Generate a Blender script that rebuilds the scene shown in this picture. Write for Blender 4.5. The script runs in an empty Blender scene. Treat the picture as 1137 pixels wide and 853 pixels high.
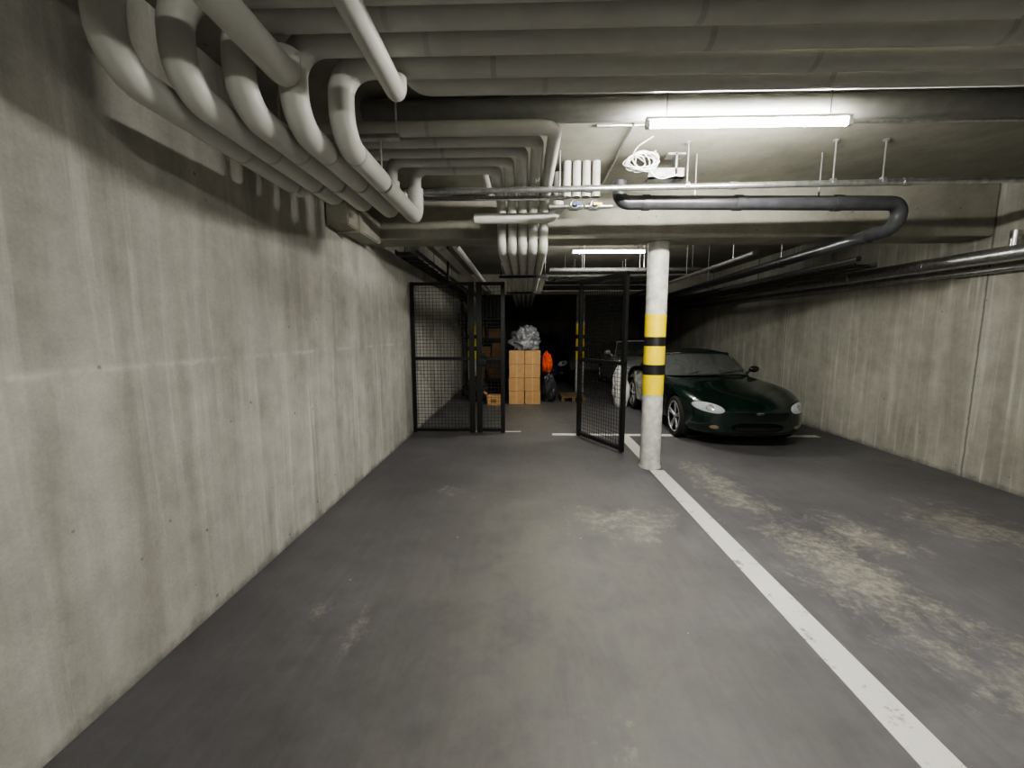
import bpy, bmesh, math, random
from mathutils import Vector, Matrix, noise
random.seed(4)
S = bpy.context.scene
COL = S.collection
pi = math.pi

# ---------------------------------------------------------------- materials
def new_mat(name):
    m = bpy.data.materials.new(name); m.use_nodes = True
    nt = m.node_tree
    return m, nt, nt.nodes['Principled BSDF']

def N(nt, t, **k):
    n = nt.nodes.new(t)
    for a, b in k.items():
        if a in n.inputs: n.inputs[a].default_value = b
        else: setattr(n, a, b)
    return n

def ramp(nt, src, p0, p1, c0=(0,0,0,1), c1=(1,1,1,1)):
    r = nt.nodes.new('ShaderNodeValToRGB')
    r.color_ramp.elements[0].position = p0; r.color_ramp.elements[0].color = c0
    r.color_ramp.elements[1].position = p1; r.color_ramp.elements[1].color = c1
    nt.links.new(src, r.inputs[0]); return r.outputs[0]

def mixc(nt, fac, a, b, mode='MIX'):
    m = nt.nodes.new('ShaderNodeMix'); m.data_type = 'RGBA'; m.blend_type = mode
    for s, v in ((m.inputs[0], fac), (m.inputs[6], a), (m.inputs[7], b)):
        if isinstance(v, (int, float, tuple)): s.default_value = v
        else: nt.links.new(v, s)
    return m.outputs[2]

def math_(nt, op, a, b=None, clamp=False):
    m = nt.nodes.new('ShaderNodeMath'); m.operation = op; m.use_clamp = clamp
    for i, v in enumerate((a, b)):
        if v is None: continue
        if isinstance(v, (int, float)): m.inputs[i].default_value = v
        else: nt.links.new(v, m.inputs[i])
    return m.outputs[0]

def noise_(nt, vec, scale, detail=6, rough=.6, sc=None, dist=0):
    if sc is not None:
        mp = nt.nodes.new('ShaderNodeMapping'); mp.inputs['Scale'].default_value = sc
        nt.links.new(vec, mp.inputs[0]); vec = mp.outputs[0]
    n = nt.nodes.new('ShaderNodeTexNoise'); n.inputs['Scale'].default_value = scale
    n.inputs['Detail'].default_value = min(detail, 6); n.inputs['Roughness'].default_value = rough
    n.inputs['Distortion'].default_value = dist
    nt.links.new(vec, n.inputs['Vector']); return n.outputs['Fac']

def plain(name, col, rough=.5, metal=0, var=.12, scale=12, spec=.5, coat=0, bump=0.0):
    m, nt, b = new_mat(name)
    tc = N(nt, 'ShaderNodeTexCoord')
    f = noise_(nt, tc.outputs['Object'], scale, 3)
    d = tuple(c*(1-var) for c in col)+(1,); l = tuple(min(1, c*(1+var)) for c in col)+(1,)
    c = ramp(nt, f, .3, .7, d, l)
    nt.links.new(c, b.inputs['Base Color'])
    b.inputs['Roughness'].default_value = rough; b.inputs['Metallic'].default_value = metal
    b.inputs['Specular IOR Level'].default_value = spec
    b.inputs['Coat Weight'].default_value = coat; b.inputs['Coat Roughness'].default_value = .03
    if bump:
        bp = N(nt, 'ShaderNodeBump', Strength=bump, Distance=.01)
        nt.links.new(f, bp.inputs['Height']); nt.links.new(bp.outputs[0], b.inputs['Normal'])
    return m

def emis(name, col, s):
    m, nt, b = new_mat(name)
    b.inputs['Base Color'].default_value = (.9, .9, .9, 1)
    b.inputs['Emission Color'].default_value = col+(1,); b.inputs['Emission Strength'].default_value = s
    return m

def concrete(name, dark, light, joints=(), streak=.5, vertical=True, jk=.6, hjoint=None):
    m, nt, b = new_mat(name)
    tc = N(nt, 'ShaderNodeTexCoord'); O = tc.outputs['Object']
    f = noise_(nt, O, .9, 6, .62)
    c = ramp(nt, f, .32, .68, dark+(1,), light+(1,))
    if vertical:
        st = noise_(nt, O, 1.0, 5, .65, (4.2, 4.2, .36), .5)
        c = mixc(nt, streak, c, ramp(nt, st, .35, .68, (.62, .615, .60, 1), (1.0, 1.0, 1.0, 1)), 'MULTIPLY')
        st2 = noise_(nt, O, 1.0, 5, .6, (15, 15, .55), .3)
        patch = noise_(nt, O, .8, 3, .5, (1, 1, .8))
        lime = math_(nt, 'MULTIPLY', math_(nt, 'MULTIPLY', ramp(nt, st2, .54, .74), ramp(nt, patch, .40, .62)), .65)
        c = mixc(nt, lime, c, (.80, .79, .75, 1))
    mid = noise_(nt, O, 5.0, 6, .7)
    c = mixc(nt, .5, c, ramp(nt, mid, .3, .7, (.60, .60, .59, 1), (1.14, 1.14, 1.12, 1)), 'MULTIPLY')
    fine = noise_(nt, O, 70, 2, .7)
    c = mixc(nt, .25, c, ramp(nt, fine, .3, .7, (.7, .7, .7, 1), (1.1, 1.1, 1.1, 1)), 'MULTIPLY')
    v = N(nt, 'ShaderNodeTexVoronoi', Scale=5.5); nt.links.new(O, v.inputs['Vector'])
    pit = ramp(nt, v.outputs['Distance'], .035, .065, (1, 1, 1, 1), (0, 0, 0, 1))
    pit = math_(nt, 'MULTIPLY', pit, .55)
    c = mixc(nt, pit, c, (.09, .09, .085, 1))
    sp = N(nt, 'ShaderNodeSeparateXYZ'); nt.links.new(O, sp.inputs[0])
    wob = math_(nt, 'MULTIPLY', math_(nt, 'SUBTRACT', mid, .5), .03)
    for j in joints:
        a = math_(nt, 'ABSOLUTE', math_(nt, 'SUBTRACT', math_(nt, 'ADD', sp.outputs[1], wob), j))
        k = math_(nt, 'MULTIPLY', math_(nt, 'LESS_THAN', a, .008), jk)
        c = mixc(nt, k, c, (.08, .08, .075, 1))
        k = math_(nt, 'LESS_THAN', math_(nt, 'ABSOLUTE', math_(nt, 'SUBTRACT', a, .025)), .012)
        c = mixc(nt, math_(nt, 'MULTIPLY', k, .25), c, (.6, .6, .56, 1))
    if hjoint:
        a = math_(nt, 'ABSOLUTE', math_(nt, 'SUBTRACT', math_(nt, 'ADD', sp.outputs[2], math_(nt, 'MULTIPLY', wob, 1.5)), hjoint))
        k = math_(nt, 'MULTIPLY', ramp(nt, a, .0, .022, (1, 1, 1, 1), (0, 0, 0, 1)), math_(nt, 'MULTIPLY', ramp(nt, mid, .4, .62), .35))
        c = mixc(nt, k, c, (.78, .77, .74, 1))
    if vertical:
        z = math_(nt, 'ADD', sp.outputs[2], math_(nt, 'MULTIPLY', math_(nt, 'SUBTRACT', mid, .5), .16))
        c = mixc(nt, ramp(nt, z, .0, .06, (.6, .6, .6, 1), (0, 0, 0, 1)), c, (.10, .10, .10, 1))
    nt.links.new(c, b.inputs['Base Color'])
    b.inputs['Roughness'].default_value = .85; b.inputs['Specular IOR Level'].default_value = .25
    bp = N(nt, 'ShaderNodeBump', Strength=.35, Distance=.012)
    h = math_(nt, 'SUBTRACT', math_(nt, 'ADD', mid, math_(nt, 'MULTIPLY', fine, .25)), pit)
    nt.links.new(h, bp.inputs['Height']); nt.links.new(bp.outputs[0], b.inputs['Normal'])
    return m

def floor_mat():
    m, nt, b = new_mat('painted_floor')
    tc = N(nt, 'ShaderNodeTexCoord'); O = tc.outputs['Object']
    sp = N(nt, 'ShaderNodeSeparateXYZ'); nt.links.new(O, sp.inputs[0])
    X, Y = sp.outputs[0], sp.outputs[1]
    f = noise_(nt, O, 1.1, 6, .6)
    c = ramp(nt, f, .3, .7, (.092, .089, .096, 1), (.148, .144, .152, 1))
    f2 = noise_(nt, O, 6, 6, .75)
    c = mixc(nt, .6, c, ramp(nt, f2, .3, .7, (.62, .62, .62, 1), (1.18, 1.18, 1.18, 1)), 'MULTIPLY')
    sc = noise_(nt, O, 1.0, 5, .7, (22, 1.6, 1), .4)
    c = mixc(nt, .3, c, ramp(nt, sc, .35, .7, (.75, .75, .75, 1), (1.2, 1.2, 1.2, 1)), 'MULTIPLY')
    big = noise_(nt, O, 3.4, 6, .75, (1, .8, 1), .7)
    hf = noise_(nt, O, 14, 6, .8)
    def blob(cx, cy, rx, ry):
        dx = math_(nt, 'DIVIDE', math_(nt, 'SUBTRACT', X, cx), rx)
        dy = math_(nt, 'DIVIDE', math_(nt, 'SUBTRACT', Y, cy), ry)
        d = math_(nt, 'SQRT', math_(nt, 'ADD', math_(nt, 'MULTIPLY', dx, dx), math_(nt, 'MULTIPLY', dy, dy)))
        return math_(nt, 'SUBTRACT', 1.0, d, True)
    lane = math_(nt, 'MULTIPLY', math_(nt, 'MAXIMUM', blob(.15, 2.6, 1.4, 3.4), blob(.3, 8, 1.4, 4)), ramp(nt, big, .25, .7))
    c = mixc(nt, math_(nt, 'MULTIPLY', lane, .8), c, (.185, .183, .150, 1))
    total = None
    for (cx, cy, rx, ry, k) in ((1.95, 4.0, .45, 1.3, .8), (2.05, 2.5, .5, 1.4, .9), (2.5, 3.0, .5, .7, .7),
                             (3.5, 3.2, .8, .8, .75), (.9, 3.2, .95, .55, .68), (-1.12, 2.05, .18, .22, .75),
                             (-.85, 1.9, .10, .3, .65), (2.3, 1.5, .7, .8, .8), (-.7, 3.8, .4, .4, .55), (.3, 1.4, .3, .2, .4)):
        bl = math_(nt, 'MULTIPLY', blob(cx, cy, rx, ry), k)
        total = bl if total is None else math_(nt, 'MAXIMUM', total, bl)
    nz = math_(nt, 'ADD', math_(nt, 'MULTIPLY', big, .6), math_(nt, 'MULTIPLY', hf, .4))
    w = math_(nt, 'ADD', math_(nt, 'MULTIPLY', total, .34), nz)
    w = math_(nt, 'MULTIPLY', ramp(nt, w, .62, .76), ramp(nt, total, .0, .15))
    w = math_(nt, 'MULTIPLY', w, ramp(nt, hf, .38, .60, (.12, .12, .12, 1), (.8, .8, .8, 1)))
    c = mixc(nt, w, c, (.28, .272, .225, 1))
    v = N(nt, 'ShaderNodeTexVoronoi', Scale=3.2); nt.links.new(O, v.inputs['Vector'])
    cr = math_(nt, 'LESS_THAN', v.outputs['Distance'], .022)
    c = mixc(nt, math_(nt, 'MULTIPLY', cr, .8), c, (.42, .38, .28, 1))
    nt.links.new(c, b.inputs['Base Color'])
    r = ramp(nt, f2, .3, .7, (.42, .42, .42, 1), (.62, .62, .62, 1))
    nt.links.new(r, b.inputs['Roughness'])
    b.inputs['Specular IOR Level'].default_value = .35
    bp = N(nt, 'ShaderNodeBump', Strength=.15, Distance=.006)
    nt.links.new(f2, bp.inputs['Height']); nt.links.new(bp.outputs[0], b.inputs['Normal'])
    return m

def worn_paint(name, col, under, lo=.34, hi=.42):
    m, nt, b = new_mat(name)
    tc = N(nt, 'ShaderNodeTexCoord'); O = tc.outputs['Object']
    f = noise_(nt, O, 9, 6, .75)
    c = mixc(nt, ramp(nt, f, lo, hi), under+(1,), col+(1,))
    g = noise_(nt, O, 2, 6, .6)
    c = mixc(nt, .5, c, ramp(nt, g, .3, .7, (.78, .78, .78, 1), (1, 1, 1, 1)), 'MULTIPLY')
    nt.links.new(c, b.inputs['Base Color']); b.inputs['Roughness'].default_value = .6
    return m

M_LEFT = concrete('concrete_left', (.44, .432, .40), (.62, .61, .57), (), .75, True, .3, 1.36)
M_RIGHT = concrete('concrete_right', (.38, .372, .33), (.53, .52, .465), (4.35, 1.2, 7.5), .7)
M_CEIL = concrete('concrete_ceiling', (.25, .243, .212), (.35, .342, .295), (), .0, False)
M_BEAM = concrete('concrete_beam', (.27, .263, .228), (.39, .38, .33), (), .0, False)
M_FLOOR = floor_mat()
M_LINE = worn_paint('white_line_paint', (.66, .655, .61), (.24, .24, .23))
M_INS = plain('pipe_insulation', (.53, .53, .50), .5, 0, .08, 5)
M_BAND = plain('insulation_tape', (.44, .44, .415), .5)
M_GALV = plain('galvanised_steel', (.50, .51, .51), .34, .9, .25, 22)
M_DULL = plain('dull_steel_pipe', (.09, .09, .088), .5, .2, .25, 22)
M_GREYPIPE = plain('grey_pvc', (.18, .18, .17), .5)
M_BLACKPIPE = plain('black_drain', (.04, .041, .046), .35, 0, .3)
M_BLACK = plain('black_steel', (.016, .017, .018), .4, .2, .2)
M_WIRE = plain('wire_mesh_steel', (.05, .05, .05), .4, .6, .2)
M_COLUMN = plain('column_paint', (.52, .52, .49), .7, 0, .30, 9, bump=.3)
M_YEL = plain('yellow_tape', (.87, .66, .012), .45, 0, .06)
M_BLK = plain('black_tape', (.012, .012, .012), .45)
M_TUBE = emis('fluorescent_tube', (1.0, .98, .89), 960)
M_TUBE2 = emis('fluorescent_tube_far', (1.0, .98, .89), 480)
M_TUBE3 = emis('fluorescent_tube_near', (1.0, .98, .89), 340)
M_WHITE = plain('white_enamel', (.72, .72, .70), .4)
M_CARD = plain('cardboard', (.50, .30, .135), .85, 0, .1)
M_CARD2 = plain('cardboard_dark', (.22, .12, .05), .85)
M_BAG = plain('grey_plastic_bag', (.05, .053, .06), .28, 0, .5, 6)
M_BAG2 = plain('silver_plastic_bag', (.17, .175, .19), .3, 0, .5, 6)
M_ORANGE = plain('orange_fabric', (.75, .10, .02), .7)
M_BLUE = plain('blue_plastic', (.02, .05, .2), .5)
M_RUB = plain('tyre_rubber', (.012, .012, .012), .8)
M_ALLOY = plain('alloy', (.60, .61, .62), .25, .8, .05)
M_DARKIN = plain('dark_interior', (.012, .012, .013), .7)
M_SOFT = plain('soft_top_fabric', (.012, .013, .014), .55)
M_WOOD = plain('pallet_wood', (.16, .11, .06), .85, 0, .3)
M_SEAT = plain('seat_fabric', (.05, .045, .04), .8)
M_INDIC = plain('indicator_lens', (.20, .16, .11), .2)

def glass(name, tint, alpha):
    m, nt, b = new_mat(name)
    tc = N(nt, 'ShaderNodeTexCoord')
    f = noise_(nt, tc.outputs['Object'], 3, 3)
    nt.links.new(ramp(nt, f, .3, .7, tuple(t*.8 for t in tint)+(1,), tint+(1,)), b.inputs['Base Color'])
    b.inputs['Roughness'].default_value = .03; b.inputs['Alpha'].default_value = alpha
    b.inputs['Specular IOR Level'].default_value = 1.0
    return m
M_GLASS = glass('car_glass', (.14, .15, .15), .55)
M_LENS = glass('headlight_lens', (.50, .53, .56), .9)

# ---------------------------------------------------------------- helpers
def finish(bm, name, mats, smooth=False, parent=None, angle=None):
    bmesh.ops.recalc_face_normals(bm, faces=bm.faces)
    me = bpy.data.meshes.new(name); bm.to_mesh(me); bm.free()
    for m in mats: me.materials.append(m)
    if smooth:
        for p in me.polygons: p.use_smooth = True
    o = bpy.data.objects.new(name, me); COL.objects.link(o)
    try: me.set_sharp_from_angle(angle=math.radians(angle or 42))
    except Exception: pass
    if parent: o.parent = parent
    return o

def empty(name, loc=(0, 0, 0), rz=0, scale=(1, 1, 1)):
    e = bpy.data.objects.new(name, None); e.empty_display_size = .1
    e.location = loc; e.rotation_euler = (0, 0, rz); e.scale = scale
    COL.objects.link(e); return e

def box(bm, x0, x1, y0, y1, z0, z1, mi=0, bev=0):
    vs = [bm.verts.new((x, y, z)) for x in (x0, x1) for y in (y0, y1) for z in (z0, z1)]
    idx = [(0, 1, 3, 2), (4, 6, 7, 5), (0, 4, 5, 1), (2, 3, 7, 6), (0, 2, 6, 4), (1, 5, 7, 3)]
    fs = []
    for i in idx:
        f = bm.faces.new([vs[j] for j in i]); f.material_index = mi; fs.append(f)
    if bev:
        es = list({e for f in fs for e in f.edges})
        r = bmesh.ops.bevel(bm, geom=es, offset=bev, segments=2, affect='EDGES')
        for f in r['faces']: f.material_index = mi
    return vs

def fillet(pts, r, n=7):
    pts = [Vector(p) for p in pts]
    out = [pts[0]]
    for i in range(1, len(pts)-1):
        a, p, c = pts[i-1], pts[i], pts[i+1]
        d1 = (a-p); d2 = (c-p)
        rr = min(r, d1.length*.49, d2.length*.49)
        s = p+d1.normalized()*rr; e = p+d2.normalized()*rr
        for k in range(n+1):
            t = k/n
            w = .7071*2*t*(1-t)
            den = (1-t)**2+w+t*t
            out.append((s*(1-t)**2+p*w+e*t*t)/den)
    out.append(pts[-1]); return out

def tube(bm, pts, r, seg=16, mi=0, caps=True):
    pts = [Vector(p) for p in pts]
    q = [pts[0]]
    for p in pts[1:]:
        if (p-q[-1]).length > 1e-5: q.append(p)
    pts = q
    t0 = (pts[1]-pts[0]).normalized()
    up = Vector((0, 0, 1)) if abs(t0.z) < .9 else Vector((1, 0, 0))
    n = t0.cross(up).normalized()
    rings = []; prev = t0
    for i, p in enumerate(pts):
        if i == 0: t = t0
        elif i == len(pts)-1: t = (p-pts[i-1]).normalized()
        else: t = ((p-pts[i-1]).normalized()+(pts[i+1]-p).normalized()).normalized()
        q = prev.rotation_difference(t); n = (q @ n).normalized(); prev = t
        bn = t.cross(n).normalized()
        rings.append([bm.verts.new(p+(n*math.cos(2*pi*k/seg)+bn*math.sin(2*pi*k/seg))*r) for k in range(seg)])
    for a, b in zip(rings, rings[1:]):
        for k in range(seg):
            f = bm.faces.new((a[k], a[(k+1) % seg], b[(k+1) % seg], b[k])); f.material_index = mi; f.smooth = True
    if caps:
        for rr in (rings[0], rings[-1]):
            f = bm.faces.new(rr); f.material_index = mi

def bands(bm, pts, r, step=.9, w=.012, mi=1, seg=16):
    pts = [Vector(p) for p in pts]
    for a, b in zip(pts, pts[1:]):
        L = (b-a).length; d = (b-a).normalized()
        if L < .35: continue
        k = max(1, int(L/step))
        for i in range(k):
            c = a+d*(L*(i+.5)/k)
            tube(bm, [c-d*w, c+d*w], r, seg, mi)

def pipe(name, pts, r, mats, fr=.12, step=None, rods=None, seg=16, flat=None):
    bm = bmesh.new()
    tube(bm, fillet(pts, fr), r, seg)
    if step: bands(bm, pts, r*1.02, step)
    for (x, y, z0, z1) in (rods or []):
        tube(bm, [(x, y, z0), (x, y, z1)], .006, 8, len(mats)-1)
        tube(bm, [(x, y, z1-.012), (x, y, z1)], .02, 8, len(mats)-1)
    return finish(bm, name, mats)

# ---------------------------------------------------------------- room
XL, XR, CEI = -1.67, 4.6, 2.95
CT = CEI-.001
Y0, Y1 = -4.0, 17.0
def slab(name, dims, mat):
    bm = bmesh.new(); box(bm, *dims); return finish(bm, name, [mat])
slab('floor', (XL-.2, XR+.2, Y0-.2, Y1+.2, -.15, 0), M_FLOOR)
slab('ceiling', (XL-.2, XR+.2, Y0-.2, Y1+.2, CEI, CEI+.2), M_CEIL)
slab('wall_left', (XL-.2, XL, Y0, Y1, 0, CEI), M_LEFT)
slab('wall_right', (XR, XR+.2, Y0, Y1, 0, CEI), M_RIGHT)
slab('wall_back', (XL, XR, Y1, Y1+.2, 0, CEI), M_RIGHT)
slab('wall_front', (XL, XR, Y0-.2, Y0, 0, CEI), M_RIGHT)
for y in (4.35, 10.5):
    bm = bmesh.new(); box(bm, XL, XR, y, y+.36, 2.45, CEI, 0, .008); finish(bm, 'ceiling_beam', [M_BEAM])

bm = bmesh.new()
box(bm, 1.385, 1.54, -1.5, 4.455, 0, .003); box(bm, 1.385, 1.54, 4.71, 6.0, 0, .003)
finish(bm, 'parking_line', [M_LINE])
bm = bmesh.new(); box(bm, .42, 4.3, 6.0, 6.11, 0, .0032); finish(bm, 'parking_line', [M_LINE])
bm = bmesh.new(); box(bm, -1.0, -.05, 6.2, 6.24, 0, .0032); finish(bm, 'parking_line', [M_LINE])

def column(x, y):
    bm = bmesh.new()
    hs = [0, .83, 1.05, 1.16, 1.36, 1.46, 1.70, 2.45]; ms = [0, 1, 2, 1, 2, 1, 0]
    for i in range(7):
        r = .11 if ms[i] == 0 else .112
        tube(bm, [(0, 0, hs[i]), (0, 0, hs[i+1])], r, 40, ms[i])
    tube(bm, [(0, 0, 0), (0, 0, .02)], .118, 40, 0)
    o = finish(bm, 'concrete_column', [M_COLUMN, M_YEL, M_BLK]); o.location = (x, y, 0)
column(1.42, 4.58); column(1.42, 10.68); column(-1.35, 10.68)

# ---------------------------------------------------------------- insulated pipes
Xs = [-1.33, -1.20, -1.07, -.94, -.81]
Yn = [1.40, 1.525, 1.65, 1.79, 1.94]
Yf = [2.60, 2.75, 2.90, 3.05, 3.20]
Xt = [.18, .08, -.02, -.12, -.22]
for i in range(5):
    x = Xs[i]
    bm = bmesh.new()
    p = [(4.58, Yn[i], 2.66), (x, Yn[i], 2.66), (x, Yn[i], 2.35), (x, Yf[i], 2.35), (x, Yf[i], 2.56)]
    p1 = fillet(p, .13)
    tube(bm, p1, .055, 24)
    tube(bm, [(x, 2.02+.012*i, 2.35), (x, 2.035+.012*i, 2.35)], .0565, 24, 1)
    bands(bm, p[:2], .056, 1.1)
    p = [(x, Yf[i], 2.54), (x, Yf[i], 2.70), (Xt[i], Yf[i], 2.70), (Xt[i], 4.12, 2.70), (Xt[i], 4.12, 2.30), (Xt[i], 12.5, 2.30)]
    tube(bm, fillet(p, .09), .042, 16)
    bands(bm, p, .0427, .9)
    finish(bm, 'unseen_blocker_pipe', [M_INS, M_BAND])
pipe('unseen_blocker_pipe', [(4.58, 2.09, 2.67), (-.55, 2.09, 2.67), (-.55, 2.09, 2.9), (-.55, 2.09, CT)], .056, [M_INS, M_BAND], .12, 1.1)
pipe('unseen_blocker_pipe', [(-.55, 1.2, CT), (-.55, 1.2, 2.52), (-.55, 1.90, 2.52), (-.55, 1.90, 2.585)], .042, [M_INS, M_BAND], .1)
pipe('unseen_blocker_pipe', [(-.93, .9, CT), (-.93, .9, 2.50), (-.93, 1.72, 2.50), (-.93, 1.72, 2.58)], .055, [M_INS, M_BAND], .1)
pipe('unseen_blocker_pipe', [(-1.25, 3.36, 2.86), (-.35, 3.36, 2.86), (-.35, 4.3, 2.86)], .035, [M_INS, M_BAND], .08)
for y, z in ((1.25, 2.74), (1.06, 2.80), (.70, 2.80), (.52, 2.80), (.34, 2.78)):  # added pipe runs above the view, blocking rear lamp light from ceiling and wall
    pipe('unseen_blocker_pipe', [(-1.60, y, z), (4.58, y, z)], .062, [M_INS, M_BAND], .12, 1.2)
for i in range(4):
    bm = bmesh.new(); x = .36+i*.083
    tube(bm, [(x, 3.75, 2.68), (x, 3.75, CT)], .034, 16)
    tube(bm, [(x, 3.75, 2.66), (x, 3.75, 2.69)], .037, 16, 1)
    finish(bm, 'unseen_blocker_pipe', [M_INS, M_BAND])
pipe('ventilation_pipe', [(-1.0, 2.74, 2.86), (4.59, 2.74, 2.86)], .07, [M_GREYPIPE, M_GREYPIPE], .1, 1.3, seg=24)
bm = bmesh.new()
for i, x in enumerate(Xs):
    y = 2.45
    tube(bm, [(x, y-.012, 2.35), (x, y+.012, 2.35)], .058, 24)
    tube(bm, [(x, y, 2.405), (x, y, 2.575)], .005, 8)
box(bm, -1.40, -.70, y-.02, y+.02, 2.575, 2.60)
for x in (-1.38, -.72): tube(bm, [(x, y, 2.59), (x, y, CT)], .006, 8)
finish(bm, 'pipe_support_rail', [M_GALV])
bm = bmesh.new()
box(bm, -1.40, .32, 3.5, 3.54, 2.575, 2.60)
for x in (-1.36, .28): tube(bm, [(x, 3.52, 2.58), (x, 3.52, CT)], .007, 8)
finish(bm, 'pipe_support_rail', [M_GALV])
for y in (5.6, 7.8):
    bm = bmesh.new()
    box(bm, -.34, .30, y, y+.04, 2.225, 2.255)
    for x in (-.31, .27): tube(bm, [(x, y+.02, 2.23), (x, y+.02, CT)], .007, 8)
    finish(bm, 'pipe_support_rail', [M_BLACK])

bm = bmesh.new()
tube(bm, [(-.95, 3.40, 2.60), (4.59, 3.40, 2.66)], .023, 14)
for x in (1.25, 2.35, 2.72):
    zz = 2.61+.011*(x+.95)
    tube(bm, [(x, 3.40, zz), (x, 3.40, CT)], .006, 8); tube(bm, [(x-.015, 3.4, zz-.001), (x+.015, 3.4, zz)], .028, 12)
    tube(bm, [(x, 3.40, 2.935), (x, 3.40, CT)], .022, 8)
for x in (-.6, .5, 1.6, 2.9):
    zz = 2.60+.0108*(x+.95)
    tube(bm, [(x-.03, 3.40, zz), (x+.03, 3.40, zz)], .028, 14)
tube(bm, [(-.95, 3.40, 2.60), (-.95, 3.40, 2.52)], .03, 12)
finish(bm, 'sprinkler_pipe', [M_GALV])
bm = bmesh.new()
p = [(.78, 3.62, 2.74), (.78, 3.62, 2.575), (3.07, 3.62, 2.55), (3.07, 3.66, 2.365), (3.07, 11.8, 2.24)]
tube(bm, fillet(p, .12), .056, 20)
for q in ((1.0, 3.62, 2.572), (1.75, 3.62, 2.565), (2.55, 3.62, 2.556)):
    tube(bm, [(q[0]-.03, q[1], q[2]), (q[0]+.03, q[1], q[2])], .063, 20)
for y in (3.95, 5.2, 7.2):
    z = 2.363-.0154*(y-3.66)
    tube(bm, [(3.07, y-.025, z), (3.07, y+.025, z)], .062, 20)
    if y > 5: tube(bm, [(3.07, y, z), (3.07, y, CT)], .006, 8, 1)
for x in (1.4, 2.4): tube(bm, [(x, 3.62, 2.56), (x, 3.62, CT)], .006, 8, 1)
finish(bm, 'drain_pipe', [M_BLACKPIPE, M_GALV])

bm = bmesh.new()
p = [(4.42, -2, 2.15), (4.42, 12.5, 2.32)]
tube(bm, p, .072, 24)
for k in range(13):
    y = -1.5+k*1.05; z = 2.15+.0117*(y+2)
    tube(bm, [(4.42, y, z), (4.42, y+.04, z)], .077, 24)
    box(bm, 4.42, 4.598, y+.0, y+.03, z-.012, z+.012)
tube(bm, [(4.42, 4.0, 2.2), (4.42, 4.0, 2.42)], .035, 16)
finish(bm, 'galvanised_pipe', [M_GALV])
pipe('galvanised_pipe', [(4.53, -2, 2.03), (4.53, 12.5, 2.20)], .028, [M_GALV], .1)
pipe('galvanised_pipe', [(3.75, 4.9, 2.33), (3.75, 12.4, 2.33)], .03, [M_DULL], .1)
def tray(name, x0, x1, y0, y1, z, along='y'):
    bm = bmesh.new()
    if along == 'y':
        box(bm, x0, x0+.006, y0, y1, z, z+.06); box(bm, x1-.006, x1, y0, y1, z, z+.06)
        k = y0+.1
        while k < y1: box(bm, x0, x1, k, k+.03, z, z+.01); k += .3
        for j in range(5): tube(bm, [(x0+.04+j*.03, y0, z+.025), (x0+.04+j*.03, y1, z+.025)], .011, 8, 1)
        k = y0+.4
        while k < y1:
            tube(bm, [(x0+.003, k, z), (x0+.003, k, CT)], .006, 6); k += 1.7
    else:
        box(bm, x0, x1, y0, y0+.006, z, z+.06); box(bm, x0, x1, y1-.006, y1, z, z+.06)
        k = x0+.1
        while k < x1: box(bm, k, k+.03, y0, y1, z, z+.01); k += .3
        for j in range(4): tube(bm, [(x0, y0+.04+j*.03, z+.025), (x1, y0+.04+j*.03, z+.025)], .011, 8, 1)
        for k in (x0+.3, x1-.3): tube(bm, [(k, y0+.003, z), (k, y0+.003, CT)], .006, 6)
    return finish(bm, name, [M_DULL, M_BLACKPIPE])
tray('cable_tray', 3.95, 4.2, 5.2, 10.2, 2.28)
tray('cable_tray', -1.5, -1.25, 4.9, 10.3, 2.40)
tray('cable_tray', .45, 2.95, 7.9, 8.15, 2.50, 'x')
for y, z, r in ((7.2, 2.56, .035), (7.45, 2.56, .035), (8.5, 2.54, .05), (8.75, 2.54, .05), (9.5, 2.52, .04), (9.75, 2.52, .04)):
    pipe('service_pipe', [(.42, y, z), (2.95, y, z)], r, [M_DULL, M_GALV], .1, None, [(1.0, y, z, CT), (2.0, y, z, CT), (2.8, y, z, CT)])
pipe('service_pipe', [(2.6, 4.9, 2.40), (2.6, 10.3, 2.40)], .028, [M_DULL, M_GALV], .1, None, [(2.6, 5.4, 2.40, CT), (2.6, 6.9, 2.40, CT)])
pipe('service_pipe', [(-1.0, 4.9, 2.5), (-1.0, 10.3, 2.5)], .05, [M_INS, M_GALV], .1)
pipe('service_pipe', [(-.8, 4.9, 2.5), (-.8, 10.3, 2.5)], .04, [M_INS, M_GALV], .1)

bm = bmesh.new()
box(bm, -1.66, -1.47, 3.55, 4.34, 2.40, 2.62, 0, .01)
box(bm, -1.665, -1.45, 3.75, 3.80, 2.38, 2.64, 0)
finish(bm, 'ventilation_duct', [M_BEAM])

bm = bmesh.new()
Y = 3.55
box(bm, .98, 1.26, Y-.05, Y+.05, 2.72, 2.735); box(bm, .98, 1.26, Y-.05, Y-.04, 2.72, 2.80)
box(bm, 1.19, 1.205, Y-.05, Y+.05, 2.72, 2.92); box(bm, 1.13, 1.27, Y-.05, Y+.05, 2.90, 2.915)
box(bm, 1.0, 1.14, Y-.045, Y+.045, 2.735, 2.80, 0, .006)
box(bm, 1.03, 1.05, Y-.01, Y+.01, 2.80, CT)
finish(bm, 'mounting_bracket', [M_GALV])
bm = bmesh.new()
for k in range(9):
    pts = []; a0 = random.random()*6
    rx, rz = .07+.05*random.random(), .04+.03*random.random(); cx = .85+.1*random.random(); cz = 2.82+.03*random.random()
    for j in range(25):
        a = a0+j/24*2*pi
        pts.append((cx+rx*math.cos(a), 3.46+.03*math.sin(a*2+k), cz+rz*math.sin(a)))
    tube(bm, pts, .005, 6)
tube(bm, fillet([(.83, 3.5, 2.86), (.86, 3.4, 2.92), (.95, 3.3, CT)], .03), .006, 6)
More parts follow.
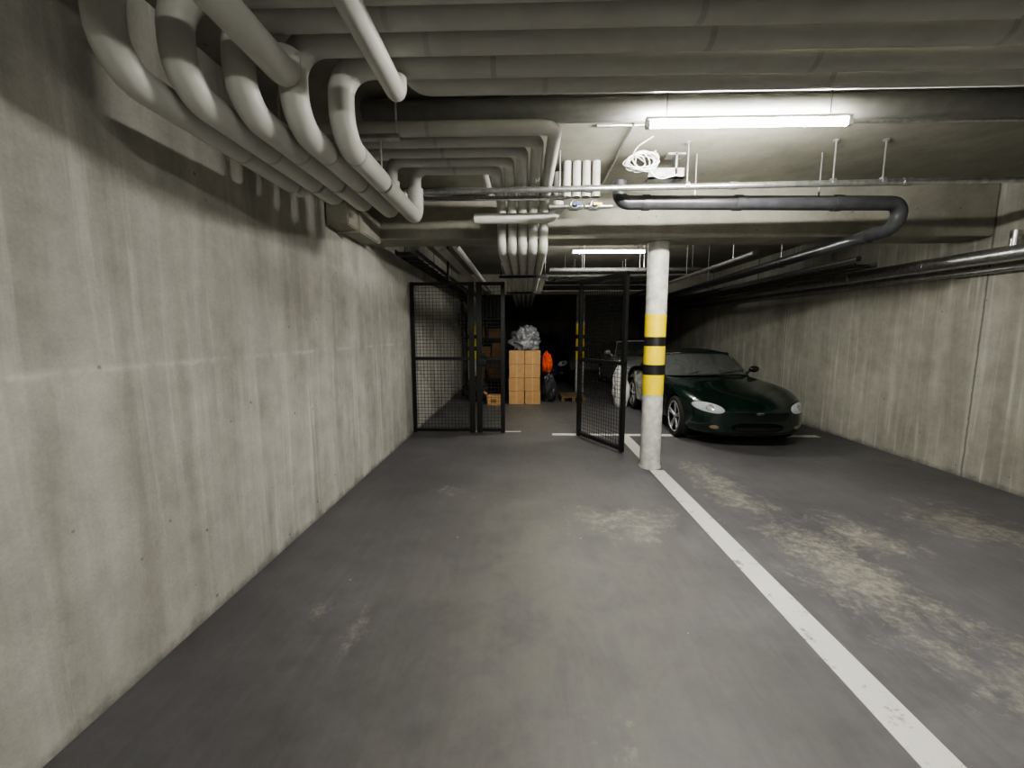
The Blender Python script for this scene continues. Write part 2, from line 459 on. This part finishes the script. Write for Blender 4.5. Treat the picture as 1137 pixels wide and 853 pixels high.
tube(bm, fillet([(.95, 3.47, 2.80), (1.05, 3.47, 2.70), (1.2, 3.48, 2.74)], .05), .006, 6)
finish(bm, 'cable_coil', [M_WHITE])
def valve(x, y, z, mat, R=.03):
    bm = bmesh.new()
    tube(bm, [(x-.07, y, z), (x+.07, y, z)], .022, 14)
    tube(bm, [(x-.035, y, z), (x+.035, y, z)], .032, 14)
    tube(bm, [(x, y, z), (x, y-.07, z)], .012, 10)
    box(bm, x-.01, x+.06, y-.075, y-.065, z-.008, z+.008, 1)
    pts = [(x+R*math.cos(a), y-.06, z+R*math.sin(a)) for a in [k*2*pi/20 for k in range(21)]]
    tube(bm, pts, .005, 8, 0)
    finish(bm, 'shutoff_valve', [M_GALV, mat])
valve(.40, 3.56, 2.53, M_BLUE); valve(.56, 3.56, 2.53, M_YEL)
pipe('service_pipe', [(.20, 3.56, 2.53), (.329, 3.56, 2.53)], .016, [M_GALV, M_GALV])
pipe('service_pipe', [(.631, 3.56, 2.53), (.715, 3.56, 2.53)], .016, [M_GALV, M_GALV])
pipe('service_pipe', [(-.45, 3.86, 2.52), (.30, 3.86, 2.52), (.30, 3.86, 2.9)], .045, [M_INS, M_GALV])
pipe('conduit', [(.5, 3.1, 2.935), (4.5, 3.1, 2.935)], .01, [M_GALV])
pipe('conduit', [(.75, 2.85, 2.935), (.75, 4.3, 2.935)], .01, [M_GALV])

# ---------------------------------------------------------------- lamps
def lamp(x0, x1, y, z, mat, top=CT):
    bm = bmesh.new()
    box(bm, x0, x1, y-.02, y+.02, z+.022, z+.042, 0, .004)
    for x in (x0, x1-.025): box(bm, x, x+.025, y-.016, y+.016, z-.016, z+.024, 0)
    tube(bm, [(x0+.025, y, z), (x1-.025, y, z)], .014, 10, 1)
    for x in (x0+.12, x1-.12): tube(bm, [(x, y, z+.04), (x, y, top)], .003, 6, 2)
    finish(bm, 'fluorescent_lamp', [M_WHITE, mat, M_BLACK])
lamp(.70, 1.87, 2.60, 2.70, M_TUBE)
lamp(.70, 1.80, 6.4, 2.70, M_TUBE2)
lamp(.6, 1.85, -1.2, 2.66, M_TUBE3)

# ---------------------------------------------------------------- mesh gates
def mesh_panel(name, segs, h, posts, rails, parent_loc, rz):
    bm = bmesh.new()
    for (x, w) in posts: box(bm, x-w/2, x+w/2, -.025, .025, .02, h, 0, .003)
    xa = min(p[0]-p[1]/2 for p in posts); xb = max(p[0]+p[1]/2 for p in posts)
    for z in rails: box(bm, xa, xb, -.022, .022, z-.022, z+.022, 0)
    for (x0, x1) in segs:
        n = round((x1-x0)/.05)
        for i in range(1, n):
            x = x0+(x1-x0)*i/n; box(bm, x-.0022, x+.0022, -.0022, .0022, .05, h-.03, 1)
        n = int(h/.05)
        for i in range(2, n):
            z = i*.05; box(bm, x0, x1, -.0045, -.0, z-.0022, z+.0022, 1)
    o = finish(bm, name, [M_BLACK, M_WIRE]); o.location = parent_loc; o.rotation_euler = (0, 0, rz)
    return o
H = 2.23
mesh_panel('wire_mesh_fence', [(.02, .88)], H, [(.025, .05), (.885, .08)], [.06, 1.13, H-.025], (-1.655, 6.07, 0), 0)
mesh_panel('wire_mesh_gate', [(.05, .37)], H, [(.04, .08), (.385, .06)], [.06, 1.13, H-.025], (-.70, 6.07, 0), 0)
g = mesh_panel('wire_mesh_gate', [(.04, .95)], H, [(.025, .05), (.96, .05)], [.06, 1.13, H-.025],
               (.78, 5.95, 0), math.atan2(5.08-5.95, 1.23-.78))
bm = bmesh.new()
box(bm, -.06, .06, -.03, .03, -.08, .08, 0, .005); tube(bm, fillet([(.0, -.03, .03), (0, -.07, .03), (.1, -.07, .03)], .02), .009, 8)
o = finish(bm, 'door_lock', [M_BLACK]); o.location = (-.62, 6.01, 1.13)
bm = bmesh.new(); tube(bm, [(-1.1, 6.07, 2.23), (-1.1, 6.07, CT)], .015, 10); finish(bm, 'fence_hanger_rod', [M_BLACK])

# ---------------------------------------------------------------- storage goods
e = empty('cardboard_box_stack', (-.02, 8.7, 0))
bm = bmesh.new()
for r in range(4):
    for c in range(2):
        x = -.30+c*.335; z = r*.285
        j = random.uniform(-.008, .008)
        box(bm, x+j, x+.325+j, 0, .45, z, z+.28, 0, .004)
        box(bm, x+.15+j, x+.175+j, -.002, .0, z+.0, z+.28, 1)
finish(bm, 'boxes', [M_CARD, plain('packing_tape', (.55, .38, .2), .3)], parent=e)
bm = bmesh.new()
box(bm, -.78, -.50, 8.55, 8.85, 0, .2, 0, .005)
for (x0, x1, a) in ((-.78, -.86, 0), (-.50, -.42, 0)):
    vs = [bm.verts.new(v) for v in ((x0, 8.55, .2), (x0, 8.85, .2), (x1, 8.85, .27), (x1, 8.55, .27))]; bm.faces.new(vs)
box(bm, -.70, -.58, 8.547, 8.55, .05, .13, 1)
finish(bm, 'open_cardboard_box', [M_CARD, M_CARD2])
def lump(name, loc, sc, mat, amp=.25, fr=2.2, seed=0):
    bm = bmesh.new(); bmesh.ops.create_icosphere(bm, subdivisions=5, radius=1)
    for v in bm.verts:
        p = v.co.copy()
        d = noise.fractal(p*fr+Vector((seed, 0, 0)), .8, 2.1, 4)
        rdg = abs(noise.noise(p*fr*2.2+Vector((seed, 5, 0))))
        v.co = p*(1+amp*d-.18*rdg)
        v.co.x *= sc[0]; v.co.y *= sc[1]; v.co.z = max(v.co.z, -.75)*sc[2]
    mz = min(v.co.z for v in bm.verts)
    for v in bm.verts: v.co.z -= mz
    o = finish(bm, name, [mat], smooth=True, angle=180); o.location = loc; return o
lump('plastic_rubbish_bag', (.0, 8.93, 1.136), (.34, .2, .29), M_BAG2, .3, 1.8, 3)
lump('storage_sack', (.56, 9.1, .0), (.15, .16, .36), M_BAG, .3, 2.0, 9)
lump('orange_jacket', (.50, 9.1, .65), (.10, .12, .25), M_ORANGE, .35, 2.0, 7)
lump('dark_storage_sack', (-1.1, 9.2, 0), (.28, .25, .30), M_DARKIN, .25, 2, 11)
lump('white_dust_sheet', (1.98, 8.55, 0), (.16, .28, .50), M_WHITE, .22, 1.6, 21)
bm = bmesh.new()
for k in range(5): box(bm, .82, 1.35, 9.0+k*.16, 9.1+k*.16, .09, .11)
for x in (.82, 1.05, 1.28): box(bm, x, x+.07, 9.0, 9.74, 0, .09)
finish(bm, 'wooden_pallet', [M_WOOD])
bm = bmesh.new()
for x in (-1.6, -.55):
    for y in (11.5, 12.0): box(bm, x, x+.04, y, y+.04, 0, 1.9)
for z in (.2, .8, 1.35, 1.86): box(bm, -1.6, -.51, 11.5, 12.04, z, z+.03)
for (x, z, w, h) in ((-1.5, .23, .4, .35), (-1.0, .23, .35, .3), (-1.45, .83, .5, .3), (-.9, .83, .3, .4), (-1.4, 1.38, .3, .3), (-1.0, 1.38, .4, .25)):
    box(bm, x, x+w, 11.55, 11.95, z, z+h, 1, .004)
finish(bm, 'storage_shelf', [M_BLACK, M_CARD2])

# ---------------------------------------------------------------- cars
def eval_replace(o):
    dg = bpy.context.evaluated_depsgraph_get(); dg.update()
    me = bpy.data.meshes.new_from_object(o.evaluated_get(dg), depsgraph=dg)
    o.modifiers.clear(); old = o.data; o.data = me; bpy.data.meshes.remove(old)

def car(paint, loc, rz, scale=(1, 1, 1), name='car'):
    E = empty(name, (0, 0, 0))
    st = [ # y, w, zb, zmid, zs, zt
        (0.00, .46, .24, .36, .46, .49),
        (0.05, .60, .18, .37, .52, .55),
        (0.16, .71, .155, .39, .585, .61),
        (0.36, .79, .15, .42, .655, .668),
        (0.62, .832, .15, .45, .712, .705),
        (0.90, .842, .16, .46, .745, .745),
        (1.25, .832, .16, .46, .765, .80),
        (1.60, .825, .16, .46, .795, .84),
        (2.00, .82, .16, .46, .815, .85),
        (2.50, .825, .16, .47, .83, .855),
        (2.95, .838, .16, .48, .845, .865),
        (3.30, .83, .17, .48, .835, .87),
        (3.65, .775, .20, .48, .80, .85),
        (3.88, .68, .26, .48, .74, .79),
        (3.95, .56, .32, .48, .66, .70)]
    bm = bmesh.new(); rings = []
    for (y, w, zb, zm, zs, zt) in st:
        half = [(.0, zb), (.62*w, zb), (.93*w, zb+.015), (.985*w, zb+.10), (w, zm), (.985*w, zm+(zs-zm)*.55), (.93*w, zs-.01), (.80*w, zs+.012),
                (.60*w, zs*.5+zt*.5-.016), (.35*w, zt-.002), (0, zt)]
        bow = .20*max(0, 1-y/.9)
        ring = [bm.verts.new((x, y+bow*(x/.8)**2*.9, z)) for x, z in half]
        ring += [bm.verts.new((-x, y+bow*(x/.8)**2*.9, z)) for x, z in reversed(half[1:-1])]
        rings.append(ring)
    n = len(rings[0])
    for a, b in zip(rings, rings[1:]):
        for k in range(n): bm.faces.new((a[k], a[(k+1) % n], b[(k+1) % n], b[k]))
    for rr in (rings[0], rings[-1]):
        h = len(rr)
        for k in range(1, 10):
            a, b2, c, d = rr[k], rr[k+1], rr[(h-k-1) % h], rr[(h-k) % h]
            if k == 9: bm.faces.new((rr[9], rr[10], rr[11]))
            else: bm.faces.new((a, b2, c, d))
        bm.faces.new((rr[0], rr[1], rr[h-1]))
    body = finish(bm, 'body', [paint, M_DARKIN], smooth=True)
    m = body.modifiers.new('s', 'SUBSURF'); m.levels = 3; m.render_levels = 3
    cut = bmesh.new()
    for y in (.78, 3.05):
        for s in (-1, 1):
            tube(cut, [(s*.60, y, .31), (s*1.0, y, .31)], .325, 48, 1)
    box(cut, -.62, .62, 1.62, 2.85, .5, 1.3, 1)
    pr = []
    for k in range(32):
        a = k/32*2*pi
        pr.append((.33*abs(math.cos(a))**.7*(1 if math.cos(a) > 0 else -1), .285+.06*abs(math.sin(a))**.8*(1 if math.sin(a) > 0 else -1)))
    A = [cut.verts.new((x, -.3, z)) for x, z in pr]; B = [cut.verts.new((x, .16, z)) for x, z in pr]
    for k in range(32):
        f = cut.faces.new((A[k], A[(k+1) % 32], B[(k+1) % 32], B[k])); f.material_index = 1
    f = cut.faces.new(A); f.material_index = 1; f = cut.faces.new(B); f.material_index = 1
    co = finish(cut, 'cutter', [paint, M_DARKIN])
    m = body.modifiers.new('b', 'BOOLEAN'); m.object = co; m.operation = 'DIFFERENCE'; m.solver = 'EXACT'
    eval_replace(body); bpy.data.objects.remove(co)
    for p in body.data.polygons: p.use_smooth = True
    try: body.data.set_sharp_from_angle(angle=math.radians(35))
    except Exception: pass
    parts = [body]
    def surf(rows, nm, mat, cols=12, smooth=True, thick=.004):
        bm = bmesh.new(); G = []
        for (xw, y, yb, z, zb) in rows:
            G.append([bm.verts.new((xw*t, y+yb*t*t, z-zb*t*t)) for t in [(-1+2*k/cols) for k in range(cols+1)]])
        for a, b in zip(G, G[1:]):
            for k in range(cols): bm.faces.new((a[k], a[k+1], b[k+1], b[k]))
        o = finish(bm, nm, [mat], smooth=smooth); parts.append(o)
        return o
    surf([(.68, 1.40, .26, .832, .03), (.64, 1.56, .22, .945, .03), (.59, 1.75, .17, 1.06, .03), (.545, 1.97, .12, 1.165, .03)], 'windshield', M_GLASS)
    surf([(.55, 1.955, .12, 1.16, .03), (.555, 1.99, .12, 1.19, .04), (.565, 2.15, .08, 1.215, .055), (.575, 2.40, .02, 1.23, .065), (.575, 2.62, 0, 1.222, .065),
          (.57, 2.80, -.02, 1.19, .06), (.585, 2.98, -.05, 1.09, .05), (.62, 3.14, -.1, .97, .05), (.66, 3.28, -.16, .86, .03)], 'soft_top', M_SOFT)
    for s in (-1, 1):
        bm = bmesh.new()
        lo = [(.68, 1.66, .80), (.70, 2.0, .815), (.71, 2.4, .83), (.70, 2.72, .845), (.67, 3.02, .845), (.66, 3.14, .84)]
        hi = [(.665, 1.68, .84), (.55, 2.08, 1.14), (.515+.055, 2.42, 1.167), (.57, 2.66, 1.155), (.565, 2.82, 1.12), (.60, 3.02, .98)]
        a = [bm.verts.new((s*x, y, z)) for x, y, z in lo]; b = [bm.verts.new((s*x, y, z)) for x, y, z in hi]
        for k in range(5):
            f = bm.faces.new((a[k], a[k+1], b[k+1], b[k])); f.material_index = 0 if k < 3 else 1
        parts.append(finish(bm, 'side_window', [M_GLASS, M_SOFT], smooth=True))
        bm = bmesh.new()
        tube(bm, [(s*.685, 1.64, .80), (s*.64, 1.78, .915), (s*.595, 1.93, 1.035), (s*.55, 2.085, 1.14), (s*.52, 2.10, 1.155)], .018, 10)
        parts.append(finish(bm, 'a_pillar', [paint]))
        bm = bmesh.new()
        bmesh.ops.create_uvsphere(bm, u_segments=20, v_segments=12, radius=1)
        for v in bm.verts: v.co = Vector((v.co.x*.085+s*.86, v.co.y*.05+1.78, v.co.z*.055+.90))
        tube(bm, [(s*.72, 1.80, .80), (s*.80, 1.79, .87)], .02, 10)
        parts.append(finish(bm, 'wing_mirror', [paint], smooth=True))
    bm = bmesh.new()
    tube(bm, [(.545*t, 1.955+.12*t*t, 1.172-.03*t*t) for t in [(-1+k/6) for k in range(13)]], .02, 10)
    parts.append(finish(bm, 'windshield_header', [paint]))
    bm = bmesh.new()
    tube(bm, [(.66*t, 1.385+.26*t*t, .838-.03*t*t) for t in [(-1+k/6) for k in range(13)]], .012, 8)
    for x in (-.35, .15): tube(bm, [(x, 1.42, .86), (x+.42, 1.55+.08*abs(x), .905)], .006, 6)
    parts.append(finish(bm, 'wipers', [M_BLK]))
    for s in (-.34, .34):
        bm = bmesh.new(); box(bm, s-.22, s+.22, 2.35, 2.5, .5, .95, 0, .04); box(bm, s-.11, s+.11, 2.38, 2.48, .93, 1.08, 0, .03)
        parts.append(finish(bm, 'seat', [M_SEAT], smooth=False))
    bm = bmesh.new(); tube(bm, [(-.34+.17*math.cos(a), 1.98+.06*math.sin(a), .84+.15*math.sin(a)) for a in [k*2*pi/24 for k in range(25)]], .014, 8)
    parts.append(finish(bm, 'steering_wheel', [M_DARKIN]))
    bm = bmesh.new(); box(bm, -.1, .1, 1.95, 1.97, 1.06, 1.11, 0, .008); parts.append(finish(bm, 'rear_view_mirror', [M_DARKIN]))
    for y in (.78, 3.05):
        for s in (-1, 1):
            bm = bmesh.new()
            prof = [(.215, -.085), (.275, -.09), (.295, -.07), (.297, 0), (.295, .07), (.275, .09), (.215, .085)]
            seg = 48; R = []
            for k in range(seg):
                a = 2*pi*k/seg
                R.append([bm.verts.new((o_, r*math.cos(a), r*math.sin(a))) for r, o_ in prof])
            for k in range(seg):
                a, b = R[k], R[(k+1) % seg]
                for j in range(len(prof)-1):
                    f = bm.faces.new((a[j], a[j+1], b[j+1], b[j])); f.smooth = True
            ring = [(.078, .215*math.cos(a), .215*math.sin(a)) for a in [k*2*pi/40 for k in range(41)]]
            tube(bm, ring, .014, 10, 1)
            tube(bm, [(-.03, 0, 0), (-.02, 0, 0)], .21, 32, 2)
            tube(bm, [(.0, 0, 0), (.075, 0, 0)], .035, 20, 1)
            for k in range(5):
                a = 2*pi*k/5+.3
                for da in (-.12, .12):
                    tube(bm, [(.06, .03*math.cos(a), .03*math.sin(a)), (.065, .212*math.cos(a+da), .212*math.sin(a+da))], .016, 8, 1)
            o = finish(bm, 'wheel', [M_RUB, M_ALLOY, M_DARKIN]); o.location = (s*.728, y, .297)
            if s < 0: o.rotation_euler = (0, 0, pi)
            parts.append(o)
    bvh_me = body.data
    from mathutils.bvhtree import BVHTree
    bvh = BVHTree.FromPolygons([v.co.copy() for v in bvh_me.vertices], [tuple(p.vertices) for p in bvh_me.polygons])
    def decal(nm, outline, mat, off=.006, dirv=(0, 1, 0), start=-1.0):
        bm = bmesh.new(); rings = []
        cx = sum(p[0] for p in outline)/len(outline); cz = sum(p[1] for p in outline)/len(outline)
        for t, o_ in ((1.0, .001), (.96, off*.8), (.75, off), (.5, off), (.25, off)):
            ring = []
            for (x, z) in outline:
                xx, zz = cx+(x-cx)*t, cz+(z-cz)*t
                h = bvh.ray_cast(Vector((xx, start, zz)), Vector(dirv))
                if h[0] is None:
                    p = Vector((xx, .3, zz)); nn = Vector((0, -1, 0))
                else:
                    p, nn = h[0], h[1]
                    if nn.y > 0: nn = -nn
                ring.append(bm.verts.new(p+nn*o_))
            rings.append(ring)
        k_ = len(outline)
        for a, b in zip(rings, rings[1:]):
            for k in range(k_): bm.faces.new((a[k], a[(k+1) % k_], b[(k+1) % k_], b[k]))
        bm.faces.new(rings[-1])
        o = finish(bm, nm, [mat], smooth=True); parts.append(o)
    for s in (-1, 1):
        def ell(cx, cz, rx, rz_, tilt, n_=28, e=.85):
            out = []
            for k in range(n_):
                a = 2*pi*k/n_
                u = rx*math.copysign(abs(math.cos(a))**e, math.cos(a)); v = rz_*math.sin(a)
                out.append((s*(cx+u*math.cos(tilt)-v*math.sin(tilt)), cz+u*math.sin(tilt)+v*math.cos(tilt)))
            return out
        decal('headlight_surround', ell(.575, .525, .168, .066, .16), M_BLK, .004)
        decal('headlight', ell(.575, .525, .158, .057, .16), M_LENS, .012)
        decal('headlight_bulb', ell(.57, .525, .045, .038, 0), M_ALLOY, .016)
        decal('indicator', ell(.53, .285, .05, .024, 0), M_INDIC, .006)
    decal('badge', [(.05*math.cos(a), .47+.022*math.sin(a)) for a in [k*2*pi/20 for k in range(20)]], M_ALLOY, .006)
    bm = bmesh.new(); box(bm, -.30, .30, .03, .05, .28, .292); parts.append(finish(bm, 'grille_bar', [M_BLACK]))
    for o in parts: o.parent = E
    E.location = loc; E.rotation_euler = (0, 0, rz); E.scale = scale
    return E
P_GREEN = plain('dark_green_paint', (.0022, .0115, .0085), .25, .0, .1, 3, .5, 1.0)
P_WHITE = plain('white_car_paint', (.45, .45, .45), .3, 0, .03, 3, .5, 1.0)
P_BLUE = plain('dark_blue_paint', (.005, .010, .035), .25, 0, .1, 3, .5, 1.0)
car(P_GREEN, (3.0, 5.24, .004), math.radians(.5))
car(P_WHITE, (3.15, 9.7, 0), 0, (1, 1, 1.1))
car(P_BLUE, (.58, 12.2, 0), 0, (1, 1, 1.15))

# ---------------------------------------------------------------- world + camera
w = bpy.data.worlds.new('world'); S.world = w; w.use_nodes = True
w.node_tree.nodes['Background'].inputs[0].default_value = (.02, .02, .02, 1)
cam = bpy.data.cameras.new('camera'); cam.sensor_width = 36; cam.lens = 460/1137*36
cam.clip_start = .05
co = bpy.data.objects.new('camera', cam); COL.objects.link(co)
co.location = (0, 0, 1.5); co.rotation_euler = (math.radians(83.0), 0, math.radians(1.7))
S.camera = co
try: S.view_settings.look = 'AgX - Medium High Contrast'
except Exception: pass
